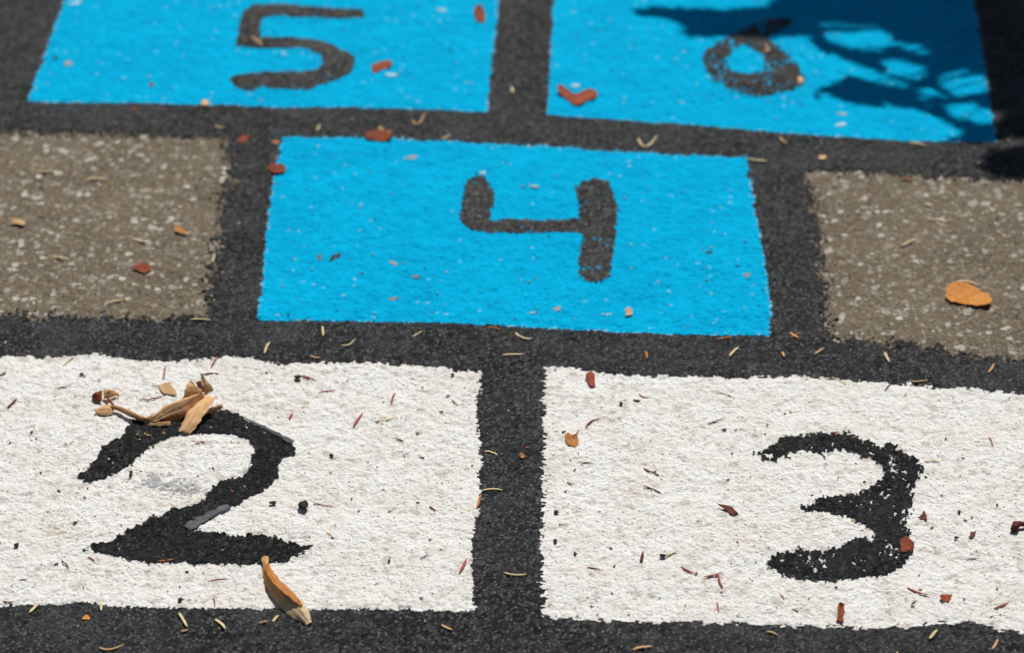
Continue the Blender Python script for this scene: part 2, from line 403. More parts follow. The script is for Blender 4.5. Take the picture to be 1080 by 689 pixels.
# paint left out in the deepest pits
WP = [(.0024, 1.06, .006)]
GROUP = 'numbered hopscotch squares'
sq2 = coat('painted_square', SQ2, .0008, M['white'], pits=WP, seed=2, relief_rag=2.2)
tag(sq2, 'white painted square numbered 2 with a crumpled dry leaf on it', 'painted square', GROUP)
sq3 = coat('painted_square', SQ3, .0008, M['white'], pits=WP, seed=3, relief_rag=2.2, rag=((.0020, .0034), (.004, .0026), (.012, .0013)), brush=.45)
tag(sq3, 'white painted square numbered 3 beside the white 2', 'painted square', GROUP)
BP = [(.003, 1.35, .006)]
sq4 = coat('painted_square', SQ4, .0008, M['blue'], pits=BP, seed=4, relief_rag=1.4)
tag(sq4, 'bright blue painted square numbered 4 standing alone in its row', 'painted square', GROUP)
sq5 = coat('painted_square', SQ5, .0008, M['blue'], pits=BP, seed=5, relief_rag=1.4)
tag(sq5, 'fully sunlit blue painted square numbered 5', 'painted square', GROUP)
sq6 = coat('painted_square', SQ6, .0008, M['blue'], pits=BP, seed=6, relief_rag=1.4)
tag(sq6, 'blue painted square numbered 6 lying partly in leaf shade', 'painted square', GROUP)

DP = [(.0040, .54, .006), (.002, .76, .006)]
SM1 = [(256, 443), (284, 453), (310, 467), (309, 473), (284, 460), (258, 446)]
SM2 = [(192, 562), (207, 549), (226, 541), (243, 533), (247, 537), (232, 548), (212, 558), (199, 565)]
d2 = coat('digit', D2, .0013, M['black'], sq2, rag=((.0017, .0016), (.0035, .0020), (.009, .0016)), pits=[(.0036, .80, .006)], seed=12, relief_rag=1.0, grain=.0014, grow=-.0004, covered=(SM1, SM2))
d2['label'] = 'thick black digit 2 with grey strips'
d3 = coat('digit', D3, .0013, M['black'], sq3, rag=((.0016, .0022), (.0030, .0036), (.008, .0020)), pits=DP, seed=13, relief_rag=1.6, grain=.0012, grow=.0018)
d3['label'] = 'ragged black digit 3'
d4 = coat('digit', D4, .0012, M['worn'], sq4, rag=((.0028, .0022), (.009, .0012)), soft=.0026, soft_size=.0022, pits=[(.0030, .68, .006)], seed=14, grain=.0006, grow=.0005)
d4['label'] = 'worn charcoal digit 4 with an open top'
d5 = coat('digit', D5, .0012, M['worn'], sq5, rag=((.0028, .0022), (.009, .0014)), soft=.0020, soft_size=.0022, pits=[(.0030, .70, .006)], seed=15, grain=.0006, grow=.0005)
d5['label'] = 'worn charcoal digit 5'
d6 = coat('digit', D6, .0012, M['worn'], sq6, hole=D6H, rag=((.0028, .0030), (.009, .0016)), soft=.0050, soft_size=.0026, pits=[(.0030, .30, .006)], seed=16, grain=.0006, grow=.0008)
d6['label'] = 'speckled worn digit 6'

scf = coat('scuff_mark', [(150, 508), (160, 500), (180, 503), (205, 512), (214, 520), (196, 522), (172, 518), (155, 515)], .0011, M['scuff'], sq2,
           soft=.006, soft_size=.004, pits=[(.006, .35, .01)], seed=17)

# ------------------------------------------------------------------ small meshes
def mesh_py(name, verts, faces, smooth=True):
    me = bpy.data.meshes.new(name); me.from_pydata([tuple(map(float, v)) for v in verts], [], faces)
    me.polygons.foreach_set('use_smooth', [smooth] * len(me.polygons)); me.update()
    return me

def ribbon(name, centre, widths, mat, parent, lift):
    """a thin grey strip lying along a stroke"""
    P = np.array([at(*c) for c in centre]); vs, fs = [], []
    for i, p in enumerate(P):
        d = P[min(i + 1, len(P) - 1)] - P[max(i - 1, 0)]; d /= np.linalg.norm(d); s = np.array((-d[1], d[0], 0))
        for k in (-1, -.4, .4, 1):
            q = p + s * widths[i] * k * (1 + .25 * math.sin(i * 2.1 + k * 3)); vs.append((q[0], q[1], ground_z(q[0], q[1]) + lift + .0001 * (1 - k * k)))
    for i in range(len(P) - 1):
        for k in range(3): a = i * 4 + k; fs.append((a, a + 1, a + 5, a + 4))
    o = link(name, mesh_py(name, vs, fs), mat, parent)
    md = o.modifiers.new('thickness', 'SOLIDIFY'); md.thickness = .00012
    return o
def dense(pts, n):
    pts = np.array(pts, float); t = np.linspace(0, len(pts) - 1, n); i = np.minimum(t.astype(int), len(pts) - 2); f = (t - i)[:, None]
    return pts[i] * (1 - f) + pts[i + 1] * f
ribbon('grey_strip', dense([(258, 444), (284, 456), (309, 469)], 14), np.linspace(.0008, .0022, 14), M['strip'], d2, .0017)  # smooth grey strips laid along parts of the digit's stroke
ribbon('grey_strip', dense([(197, 561), (216, 549), (242, 536)], 14), np.linspace(.0050, .0030, 14), M['strip'], d2, .0015)

def tube(pts, radii, n=6, flat=1.0):
    pts = np.array(pts, float); vs, fs = [], []
    for i, p in enumerate(pts):
        d = pts[min(i + 1, len(pts) - 1)] - pts[max(i - 1, 0)]; d /= np.linalg.norm(d) + 1e-12
        up = np.array((0, 0, 1.0)); s = np.cross(d, up); ns = np.linalg.norm(s)
        s = s / ns if ns > 1e-6 else np.array((1.0, 0, 0)); t = np.cross(s, d)
        for k in range(n):
            a = 2 * math.pi * k / n
            vs.append(p + s * math.cos(a) * radii[i] + t * math.sin(a) * radii[i] * flat)
    for i in range(len(pts) - 1):
        for k in range(n): a, b2 = i * n + k, i * n + (k + 1) % n; fs.append((a, b2, b2 + n, a + n))
    fs.append(tuple(range(n))[::-1]); fs.append(tuple(range((len(pts) - 1) * n, len(pts) * n)))
    return vs, fs

def local(vs):
    V = np.array(vs, float); c = np.array((V[:, 0].mean(), V[:, 1].mean(), V[:, 2].min())); return V - c, c

def place(name, vs, fs, mat, smooth=True):
    V, c = local(vs)
    return link(name, mesh_py(name, V, fs, smooth), mat, None, c)

def make_needle(name, pts, w, mat):
    """a dry conifer needle or stalk: a bent, tapering, slightly flattened rod"""
    p = [np.array(q, float) for q in pts]
    if len(p) == 2:
        m = (p[0] + p[1]) / 2; d = p[1] - p[0]; nrm = np.array((-d[1], d[0])) * random.uniform(-.07, .07); p = [p[0], m + nrm, p[1]]
    q = []
    for t in np.linspace(0, 1, 9): q.append((1 - t) ** 2 * p[0] + 2 * t * (1 - t) * (2 * p[1] - .5 * p[0] - .5 * p[2]) + t * t * p[2])
    G = [at(*c) for c in q]; r = w * .6
    lifts = np.linspace(0, random.uniform(0, .0007), 9)
    zs = [ground_z(g_[0], g_[1]) for g_ in G]; zs = [max(zs[max(i - 1, 0):i + 2]) * .6 + max(zs) * .4 for i in range(9)]
    P = [(g_[0], g_[1], zs[i] + .0003 + r * .6 + lifts[i]) for i, g_ in enumerate(G)]
    rad = [r * k for k in (.55, .85, 1.05, 1, 1, .95, .85, .65, .25)]
    return place(name, *tube(P, rad, 6, .5), mat)

def make_flake(name, pts, mat, curl=.6, lift=.0, thick=.0004, tilt=0.0):
    """a torn scrap of leaf: outline of its own, cupped, with thickness"""
    P = np.array([at(*c)[:2] for c in pts]); n0 = len(P)
    Q = []
    for i in range(n0):
        a, b2 = P[i], P[(i + 1) % n0]
        for t in (0, .34, .67): Q.append(a * (1 - t) + b2 * t + np.random.randn(2) * .00035)
    Q = np.array(Q); n = len(Q); c = Q.mean(0); rmax = np.linalg.norm(Q - c, axis=1).max()
    ang = random.uniform(0, math.pi); ax = np.array((math.cos(ang), math.sin(ang)))
    f1, f2 = random.uniform(500, 900), random.uniform(0, 6)
    zb = max(ground_z(*c), max(ground_z(*q) for q in Q) * .7) + .0010 + lift
    def zz(p):
        d = p - c; k = d @ ax
        return zb + curl * .42 * (k * k) / rmax * .55 + .05 * curl * abs(d[0] * ax[1] - d[1] * ax[0]) + tilt * d[1] + .00035 * math.sin(f1 * k + f2) * min(1, np.linalg.norm(d) / .003)
    vs, fs = [], []
    for side in (0, 1):
        vs.append((c[0], c[1], zz(c) - side * thick))
        for k in (.35, .7, 1.0):
            for q in Q: p = c + (q - c) * k; vs.append((p[0], p[1], zz(p) - side * thick))
    off = 1 + 3 * n
    for side in (0, 1):
        o = side * off
        for i in range(n):
            j = (i + 1) % n
            f = [(o, o + 1 + i, o + 1 + j)]
            for rg in (0, 1): a = o + 1 + rg * n; f.append((a + i, a + n + i, a + n + j, a + j))
            fs += [tuple(reversed(x)) for x in f] if side else f
    a = 1 + 2 * n; o = len(vs)
    vs += [vs[a + i] for i in range(n)] + [vs[a + off + i] for i in range(n)]
    for i in range(n): j = (i + 1) % n; fs.append((o + i, o + n + i, o + n + j, o + j))
    return place(name, vs, fs, mat, True)

def make_seed(name, x, y, rx, ry, mat):
    """a dry seed: a lumpy pointed ovoid"""
    c = at(x, y); vs, fs = [], []; a, b2 = rx / 1450, ry / 1000; z0 = ground_z(c[0], c[1]) + .0012; n, m = 10, 7
    hh = min(a, b2) * .5
    for i in range(m):
        ph = math.pi * i / (m - 1)
        for k in range(n):
            th = 2 * math.pi * k / n; w = 1 + .14 * math.sin(3 * th + x) + .08 * math.cos(5 * th)
            vs.append((c[0] + a * math.sin(ph) * math.cos(th) * w + a * .25 * math.sin(ph) ** 3, c[1] + b2 * math.sin(ph) * math.sin(th) * w, z0 + hh * (1 - .9 * math.cos(ph)) * .9))
    for i in range(m - 1):
        for k in range(n): p, q = i * n + k, i * n + (k + 1) % n; fs.append((p, q, q + n, p + n))
    return place(name, vs, fs, mat)

# ------------------------------------------------------------------ the litter, each bit where it lies
NEEDLES = [  # material, width in mm, points
 ('straw', 1.9, [(31, 648), (43, 637)]), ('straw', 1.5, [(107, 637), (107, 647)]), ('straw', 1.8, [(189, 650), (198, 665)]), ('tan', 1.5, [(191, 669), (199, 667)]),
 ('straw', 2.0, [(227, 657), (238, 667)]), ('straw', 2.0, [(288, 659), (294, 652)]), ('tan', 1.7, [(273, 660), (283, 660)]), ('tan', 1.6, [(105, 684), (115, 687), (131, 682)]),
 ('red', 1.0, [(20, 613), (30, 612)]), ('darkred', 1.2, [(3, 636), (16, 636)]), ('darkred', .8, [(65, 592), (74, 602)]), ('red', .8, [(93, 590), (100, 595)]),
 ('red', .8, [(220, 615), (242, 613)]), ('red', .7, [(225, 633), (227, 643)]), ('red', .9, [(330, 531), (352, 535)]), ('orangebrown', 1.6, [(167, 594), (184, 592)]),
 ('red', .8, [(205, 469), (225, 469)]), ('straw', 1.3, [(511, 478), (518, 478), (525, 482)]), ('straw', 1.6, [(508, 520), (530, 519)]), ('orangebrown', 1.4, [(503, 538), (507, 523)]),
 ('straw', 1.6, [(532, 606), (543, 609), (555, 608)]), ('red', 1.7, [(485, 607), (492, 592)]), ('darkred', .9, [(443, 592), (453, 588)]), ('red', 1.2, [(453, 535), (460, 540)]),
 ('red', .8, [(417, 463), (427, 467)]), ('tan', 1.7, [(466, 662), (477, 668)]), ('tan', 2.2, [(667, 688), (688, 685)]), ('darkred', .9, [(612, 491), (626, 492)]),
 ('darkred', 1.3, [(679, 496), (696, 504)]), ('darkred', 1.3, [(679, 515), (697, 523)]), ('red', .9, [(598, 510), (604, 513)]), ('darkred', 1.9, [(676, 597), (678, 586)]),
 ('red', 1.0, [(619, 601), (633, 604)]), ('straw', 1.3, [(703, 590), (717, 584)]), ('darkred', .9, [(865, 479), (871, 486)]), ('red', 1.5, [(957, 622), (980, 630)]),
 ('red', 1.3, [(1048, 643), (1065, 636)]), ('red', 1.3, [(742, 612), (763, 607)]), ('red', 1.1, [(758, 610), (759, 617), (763, 623)]), ('red', 1.2, [(718, 600), (734, 608)]),
 ('red', .9, [(756, 637), (758, 649)]), ('red', .8, [(822, 630), (827, 635)]), ('darkred', 1.0, [(835, 645), (842, 647)]), ('straw', 1.1, [(975, 490), (992, 490)]),
 ('grey', 1.1, [(1020, 591), (1033, 591)]), ('darkred', .9, [(961, 640), (967, 636)]), ('tan', 1.7, [(808, 669), (820, 673)]), ('straw', 2.1, [(980, 676), (988, 667)]),
 ('tan', 1.8, [(1046, 688), (1052, 677)]), ('red', .9, [(1043, 463), (1047, 473)]),
 ('straw', 1.8, [(55, 273), (73, 276)]), ('straw', 1.6, [(140, 253), (157, 255)]), ('straw', 1.7, [(224, 278), (227, 270)]), ('straw', 1.7, [(202, 340), (223, 341)]),
 ('straw', 1.6, [(111, 321), (130, 318)]), ('straw', 1.6, [(279, 376), (285, 364)]), ('straw', 1.5, [(340, 347), (341, 358)]), ('tan', 1.5, [(327, 377), (338, 379)]),
 ('straw', 1.0, [(67, 388), (78, 378)]), ('darkred', 1.4, [(8, 433), (18, 423)]), ('red', .8, [(58, 412), (77, 408)]), ('darkred', 1.2, [(-2, 398), (7, 394)]),
 ('red', 1.2, [(173, 403), (175, 388)]), ('red', 1.1, [(223, 390), (230, 380)]), ('red', 1.1, [(213, 398), (232, 397)]), ('red', 1.1, [(147, 424), (160, 424), (173, 420)]),
 ('red', 1.2, [(318, 398), (333, 404)]), ('red', 1.1, [(336, 416), (353, 414)]), ('red', 1.3, [(305, 443), (309, 437)]), ('straw', 1.5, [(435, 358), (446, 352)]),
 ('straw', 1.4, [(360, 366), (368, 366), (374, 361)]), ('straw', 1.7, [(544, 353), (550, 358), (562, 359)]), ('orangebrown', 1.6, [(513, 348), (528, 350)]),
 ('straw', 1.7, [(530, 377), (552, 376)]), ('orangebrown', 1.8, [(681, 371), (682, 380)]), ('darkred', 1.5, [(668, 424), (676, 425)]), ('red', 1.0, [(674, 416), (679, 420), (687, 420)]),
 ('darkred', 1.2, [(618, 453), (624, 446), (633, 444)]), ('red', 1.3, [(413, 427), (417, 416)]), ('red', 1.4, [(373, 452), (383, 438)]), ('straw', 1.1, [(397, 447), (420, 443)]),
 ('darkred', .8, [(477, 423), (483, 429)]), ('straw', 1.8, [(1006, 301), (1018, 299), (1032, 303)]), ('straw', 1.7, [(977, 232), (1000, 235)]), ('tan', 1.7, [(833, 353), (842, 360)]),
 ('orangebrown', 1.5, [(834, 358), (843, 354)]), ('orangebrown', 1.6, [(756, 359), (773, 357)]), ('straw', 1.7, [(769, 377), (779, 368)]), ('tan', 1.7, [(825, 373), (827, 379)]),
 ('tan', 1.6, [(859, 375), (869, 368)]), ('straw', 2.0, [(933, 375), (938, 386)]), ('tan', 1.7, [(1042, 396), (1048, 387)]), ('tan', 1.2, [(958, 405), (978, 404)]),
 ('darkred', 1.0, [(933, 415), (940, 407)]), ('straw', 1.1, [(877, 400), (892, 407)]), ('straw', 1.0, [(758, 415), (775, 422)]), ('darkred', 1.0, [(747, 449), (765, 444)]),
 ('straw', 1.7, [(227, 135), (237, 137)]), ('straw', 1.7, [(334, 140), (337, 134)]), ('straw', 1.8, [(40, 183), (58, 182)]), ('straw', 1.8, [(90, 193), (113, 191)]),
 ('tan', 1.9, [(265, 40), (277, 50)]), ('straw', 1.9, [(541, 99), (539, 94)]), ('tan', 1.7, [(435, 129), (441, 134), (448, 122)]), ('straw', 1.8, [(399, 138), (414, 144)]),
 ('straw', 1.6, [(465, 150), (475, 145)]), ('straw', 1.7, [(673, 147), (681, 156), (693, 145)]), ('tan', 1.8, [(822, 145), (830, 154)]), ('straw', 1.9, [(788, 170), (809, 172)]),
 ('straw', 2.3, [(959, 152), (976, 155)]), ('orangebrown', 1.8, [(950, 190), (965, 192)]), ('straw', 1.6, [(975, 216), (984, 218)]), ('straw', 1.5, [(950, 262), (966, 255)]),
]
def ell(cx, cy, rx, ry, a=0, n=7):
    rnd = random.Random(int(cx * 7 + cy * 13)); out = []
    for k in range(n):
        t = 2 * math.pi * k / n; s = rnd.uniform(.75, 1.2); x, y = rx * math.cos(t) * s, ry * math.sin(t) * s; ca, sa = math.cos(a), math.sin(a)
        out.append((cx + x * ca - y * sa, cy + x * sa + y * ca))
    return out
FLAKES = [  # material, word, outline, curl
 ('orange', 'leaf', [(996, 317), (1000, 307), (1010, 304.5), (1022, 305.5), (1034, 311), (1042, 314), (1046, 320), (1043, 325), (1030, 325.5), (1012, 322), (1003, 321)], .7),
 ('rust', 'scrap', [(140, 284), (150, 281), (159, 283), (160, 288), (152, 290.5), (144, 288)], .7),
 ('orangebrown', 'scrap', ell(190, 245, 6, 3, .3), .8), ('tan', 'scrap', ell(20, 237, 7, 3, .2), .8),
 ('tan', 'petal', [(167, 411), (172, 408.5), (180, 408), (183, 413), (188, 422), (182, 420), (174, 419), (170, 416)], .9),
 ('rust', 'scrap', [(617, 401), (619, 397.5), (623, 396), (627, 399), (628, 410), (623, 411), (620, 406)], .7),
 ('orangebrown', 'scrap', [(596, 464), (599, 460.5), (603, 463), (606, 463), (610, 459), (609.5, 473), (605, 474), (599, 472), (597, 468)], .6),
 ('darkred', 'scrap', [(756, 535), (763, 536), (773, 537.5), (778.5, 545), (774, 546), (766, 541)], .7),
 ('darkred', 'scrap', [(967, 549), (971, 547), (974.5, 543.5), (979, 552), (974, 551)], .8),
 ('darkred', 'scrap', [(1021, 570), (1024, 565), (1029, 564.5), (1027, 569)], .8),
 ('rust', 'scrap', [(949, 573), (956, 571), (964, 577), (963, 583), (957, 585), (950, 584)], .7),
 ('rust', 'scrap', [(990, 632), (997, 630.5), (1004, 631), (1002, 636), (996, 637.5), (993, 636)], .9),
 ('rust', 'scrap', [(883.5, 642), (887, 641), (891, 643), (889.5, 651), (889, 659), (882, 658), (883, 650)], .5),
 ('tan', 'crumb', ell(253, 589, 4, 2.2, .6), .8), ('orange', 'crumb', [(85, 655), (87, 650.5), (91, 649), (96, 651), (95, 655), (90, 656)], .8),
 ('orangebrown', 'crumb', ell(551, 482, 4, 4), .8), ('tan', 'crumb', ell(917, 483, 4, 2.5), .8), ('orangebrown', 'crumb', ell(880, 459, 4, 3), .8),
 ('darkred', 'crumb', ell(881, 458.5, 6, 2.2), .8), ('tan', 'crumb', ell(663, 331, 5, 6, .3), .8), ('pink', 'crumb', ell(587, 327, 5, 4), .6),
 ('chip', 'chip', ell(563, 331, 8, 2, -.2), .4), ('chip', 'chip', ell(640, 333, 9, 2, -.1), .4), ('pink', 'chip', ell(415, 317, 7, 3, -.3), .4),
 ('pink', 'chip', ell(438, 293, 7, 3.4, .2), .4), ('pink', 'chip', ell(415, 279, 6, 3, .7), .4), ('pink', 'crumb', ell(787, 291, 5, 3), .6),
 ('dark', 'crumb', ell(748, 267, 5, 2.6), .6), ('dark', 'crumb', [(345, 279), (349, 271), (355, 266), (361, 267), (359, 274), (352, 276)], .7), ('grey', 'crumb', ell(337, 273, 3, 5), .7),
 ('chip', 'chip', ell(80, 4, 9, 3, -.3), .4), ('dark', 'crumb', ell(57, 63, 5, 2.6), .6), ('pink', 'crumb', ell(72, 68, 7, 4), .6), ('darkred', 'crumb', ell(160, 90, 3, 4), .7),
 ('rust', 'crumb', ell(142, 116, 4, 3), .7), ('tan', 'crumb', ell(217, 110, 7, 4, -.4), .7), ('rust', 'scrap', ell(257, 149, 8, 3, -.3), .7),
 ('rust', 'scrap', [(282, 180), (288, 176.5), (297, 177), (302, 180), (300, 184), (290, 185.5), (285, 183)], .8), ('orangebrown', 'crumb', ell(290, 152, 6, 2), .7),
 ('chip', 'chip', ell(300, 58, 6, 3, .5), .4), ('rust', 'scrap', [(500, 15), (502, 11), (507, 10.5), (512, 17), (511, 25), (505, 25), (501, 22)], .7),
 ('rust', 'scrap', [(392, 72), (400, 69), (410, 67), (414, 69), (412, 73), (403, 75.5), (394, 79)], .7),
 ('chip', 'chip', ell(466, 12, 8, 3), .4), ('chip', 'chip', ell(413, 80, 9, 3), .4),
 ('rust', 'leaf', [(588, 97), (592, 96), (600, 100), (608, 102), (618, 98), (627, 98), (630, 102), (628, 106), (618, 108), (612, 112.5), (605, 112), (597, 106), (589, 101)], .7),
 ('rust', 'leaf', [(385, 147), (391, 143.5), (399, 142), (408, 142.5), (414, 146), (413, 151), (404, 152.5), (394, 151), (387, 150.5)], .9),
 ('chip', 'chip', ell(607, 91, 8, 3), .4), ('chip', 'chip', ell(563, 198, 8, 2.4, .3), .4), ('pink', 'chip', ell(435, 168, 8, 4), .5), ('tan', 'crumb', ell(867, 167, 6, 3), .7),
 ('chip', 'chip', ell(888, 121, 9, 3.2, .1), .4), ('chip', 'chip', ell(888, 132, 8, 3.4, -.3), .4), ('tan', 'crumb', ell(808, 53, 4, 5), .7), ('tan', 'crumb', ell(843, 86, 5, 5), .7),
 ('chip', 'chip', ell(509, 184, 4, 4), .4), ('chip', 'chip', ell(506, 229, 3.4, 5), .4), ('tan', 'crumb', ell(158, 460, 7, 3.4, -.5), .8), ('straw', 'crumb', ell(146, 464, 6, 4, .5), .7),
 ('tan', 'crumb', ell(171, 458, 6, 2.6, .3), .8),
]
SEEDS = [(319, 537.5, 5.4, 5), (287, 533, 4, 1.8), (313.5, 401, 4, 2.6), (86, 399, 2.4, 2), (17, 577, 2.6, 2), (349, 483, 2.4, 1.7), (190, 637, 3, 2), (138, 503, 1.8, 3.2),
         (586, 543, 2.8, 2), (585, 574, 2, 3), (698, 590.5, 3.6, 2), (606, 587, 1.6, 2.6), (477, 398, 2.2, 1.8), (654.5, 428.5, 2, 2.6), (1011, 543, 1.8, 1.6), (1008, 570, 2.6, 1.4)]

# --- where is it? words for the labels
def inside(p, poly):
    r = False; x, y = p; n = len(poly)
    for i in range(n):
        (ax, ay), (bx, by) = poly[i], poly[(i + 1) % n]
        if (ay > y) != (by > y) and x < (bx - ax) * (y - ay) / (by - ay) + ax: r = not r
    return r
SQS = [('white square 2', SQ2, D2), ('white square 3', SQ3, D3), ('blue square 4', SQ4, D4), ('blue square 5', SQ5, D5), ('blue square 6', SQ6, D6)]
def where(p):
    for nm, sq, dg in SQS:
        if inside(p, dg): return 'on the black digit ' + nm[-1]
        if inside(p, sq):
            xs = [max(0, min(1080, q[0])) for q in sq]; ys = [max(0, min(689, q[1])) for q in sq]
            u = (p[0] - min(xs)) / (max(xs) - min(xs)); v = (p[1] - min(ys)) / (max(ys) - min(ys))
            dx = [q[0] for q in dg]; dy = [q[1] for q in dg]
            if min(dx) < p[0] < max(dx) and min(dy) < p[1] < max(dy): return 'inside the curve of digit ' + nm[-1]
            vv = 'top' if v < .33 else 'bottom' if v > .67 else ''
            uu = 'left' if u < .3 else 'right' if u > .7 else ''
            if vv and uu: return f'in the {vv} {uu} corner of {nm}'
            if vv: return f'near the {vv} edge of {nm}'
            if uu: return f'near the {uu} edge of {nm}'
            return ('just left of' if p[0] < (min(dx) + max(dx)) / 2 else 'just right of') + ' digit ' + nm[-1]
    x, y = p
    if x < 236 and 143 < y < 333: return 'on bare asphalt left of blue square 4'
    if x > 862 and 184 < y < 372: return 'on bare asphalt right of blue square 4'
    if y > 635: return 'on black strip below white square ' + ('2' if x < 540 else '3')
    if 490 < x < 585 and y > 395: return 'on black strip between the white squares'
    if 500 < x < 590 and y < 118: return 'on black strip between squares 5 and 6'
    if y > 338: return 'on black strip above white square ' + ('2' if x < 540 else '3')
    if y < 175: return 'on black strip below blue square ' + ('5' if x < 545 else '6')
    return 'on black strip %s of blue square 4' % ('left' if x < 500 else 'right')

CW = dict(straw='pale straw', tan='tan', red='red', darkred='dark red', orangebrown='orange brown', grey='grey', rust='rust red', orange='bright orange',
          chip='whitish', pink='pinkish grey', dark='blackish')
def lean(a, b_):
    dx, dy = b_[0] - a[0], (b_[1] - a[1]) * 1.5
    ang = math.degrees(math.atan2(-dy, dx)) % 180
    return 'level' if ang < 16 or ang > 164 else 'upright' if 68 < ang < 112 else 'leaning right' if ang <= 68 else 'leaning left'
items = []
def add(o, base, cat, group, p):
    items.append((o, base, p)); tag(o, None, cat, group)
for mt, w, pts in NEEDLES:
    L = math.hypot(pts[-1][0] - pts[0][0], pts[-1][1] - pts[0][1]); mid = pts[len(pts) // 2] if len(pts) == 3 else ((pts[0][0] + pts[1][0]) / 2, (pts[0][1] + pts[1][1]) / 2)
    o = make_needle('dry_needle', pts, w * .001, M[mt])
    add(o, f"{'short' if L < 12 else 'long' if L > 18 else 'thin'} {CW[mt]} needle {lean(pts[0], pts[-1])} {where(mid)}", 'needle', 'dry needles scattered over the court', mid)
WORDS = dict(leaf='fallen leaf', scrap='torn leaf scrap', crumb='small crumb', chip='thin paint chip', petal='curled petal')
NAMES = dict(leaf='fallen_leaf', scrap='leaf_scrap', crumb='leaf_crumb', chip='paint_chip', petal='dry_petal')
CATS = dict(leaf='leaf', scrap='leaf scrap', crumb='crumb', chip='paint chip', petal='petal')
for mt, wd, pts, cu in FLAKES:
    c = tuple(np.mean(pts, 0))
    if wd in ('crumb', 'chip'): pts = [(c[0] + (x - c[0]) * .78, c[1] + (y - c[1]) * (.55 if wd == 'chip' else .72)) for x, y in pts]
    o = make_flake(NAMES[wd], pts, M[mt], cu, .0005 if wd in ('leaf', 'scrap', 'petal') else -.0006, .0004 if wd != 'chip' else .00025, .12 if wd in ('leaf', 'scrap') else 0)
    add(o, f'{CW[mt]} {WORDS[wd]} {where(c)}', CATS[wd], dict(leaf='fallen leaves', scrap='torn leaf scraps', crumb='crumbs of leaf', chip='loose paint chips', petal=None)[wd], c)
for x, y, rx, ry in SEEDS:
    o = make_seed('dry_seed', x, y, rx, ry, M['dark'])
    add(o, f"{'large' if rx > 5 else 'small' if rx > 2.5 else 'tiny'} black seed {where((x, y))}", 'seed', 'black seeds', (x, y))
# the dark hooked twig at the right edge
o = place('twig', *tube([(*at(px, py)[:2], ground_z(*at(px, py)[:2]) + .003 + k) for px, py, k in ((1069, 563, 0), (1071, 558, .001), (1076, 557.5, .001), (1084, 558, 0), (1098, 561, 0))],
                        [.0026, .0030, .0019, .0017, .0012], 8), M['darkred'])
tag(o, 'thick dark brown twig end cut by the right edge beside digit 3', 'twig')
# make every label single out one thing
from collections import defaultdict
by = defaultdict(list)
for it in items: by[it[1]].append(it)
for lab, its in by.items():
    if len(its) == 1: its[0][0]['label'] = lab; continue
    spread_x = max(i[2][0] for i in its) - min(i[2][0] for i in its); spread_y = 1.5 * (max(i[2][1] for i in its) - min(i[2][1] for i in its))
    k = 0 if spread_x >= spread_y else 1
    its.sort(key=lambda i: i[2][k]); n = len(its)
    nm = (('leftmost', 'rightmost') if k == 0 else ('upper', 'lower'))
    for i, it in enumerate(its):
        q = nm[0] if i == 0 else nm[1] if i == n - 1 else ('middle' if n == 3 else ['second', 'third', 'fourth', 'fifth'][i - 1] + (' from left' if k == 0 else ' from top'))
        it[0]['label'] = f'{q} {lab}'

# ------------------------------------------------------------------ curled and crumpled leaves
def sheet(name, rows, mat, parent=None, thick=.0005, arc=None, n=15, wob=.00025, crumple=.0018, fold=False):
    """a leaf blade swept through cross-sections: (left edge px, right edge px, z left, z right, bulge)"""
    vs, fs = [], []
    for (l, r, zl, zr, bu) in rows:
        A, B = at(*l, zl), at(*r, zr)
        for k in range(n):
            t = k / (n - 1); p = A * (1 - t) + B * t
            X_, Y_ = np.array([p[0] + zl * .7]), np.array([p[1] + zr * .9])
            cr = crumple * (abs(float(perlin(X_, Y_, .013, 301)[0])) - .25 + .6 * (abs(float(perlin(X_, Y_, .005, 302)[0])) - .25))
            dome = max(0, 1 - abs(t - .38) / (.38 if t < .38 else .62)) if fold else (4 * t * (1 - t)) * .45 + (1 - abs(2 * t - 1.1)) * .55
            ed = (1.0 if fold else .5) * max(0, abs(2 * t - 1) - .6) * float(perlin(np.array([p[0]]), np.array([p[1]]), .005, 303)[0]) * .004
            p = p + np.array((ed, ed * .6, bu * dome + cr + wob * math.sin(22 * t + p[0] * 200)))
            vs.append(p)
    for i in range(len(rows) - 1):
        for k in range(n - 1): a = i * n + k; fs.append((a, a + 1, a + n + 1, a + n))
    return vs, fs

def smooth_rows(rows, m=7, fold=False):
    arr = [np.array([*l, *r, zl, zr, bu], float) for l, r, zl, zr, bu in rows]; out = []
    for i in range(len(arr) - 1):
        p0, p1, p2, p3 = arr[max(i - 1, 0)], arr[i], arr[i + 1], arr[min(i + 2, len(arr) - 1)]
        for k in range(m):
            t = k / m
            if fold: out.append(p1 * (1 - t) + p2 * t); continue
            out.append(.5 * ((2 * p1) + (-p0 + p2) * t + (2 * p0 - 5 * p1 + 4 * p2 - p3) * t * t + (-p0 + 3 * p1 - 3 * p2 + p3) * t ** 3))
    out.append(arr[-1])
    return [((a[0], a[1]), (a[2], a[3]), a[4], a[5], a[6]) for a in out]

def blade(name, rows, mat, parent, base, thick=.0005, crumple=.0018, fold=False):
    vs, fs = sheet(name, smooth_rows(rows, 6, fold), mat, crumple=crumple, fold=fold)
    V = np.array(vs) - base
    o = link(name, mesh_py(name, V, fs), mat, parent)
    md = o.modifiers.new('thickness', 'SOLIDIFY'); md.thickness = thick; md.offset = 0
    return o

def empty(name, px, py):
    e = bpy.data.objects.new(name, None); COL.objects.link(e); p = at(px, py); e.location = p; e.empty_display_size = .02
    return e, p

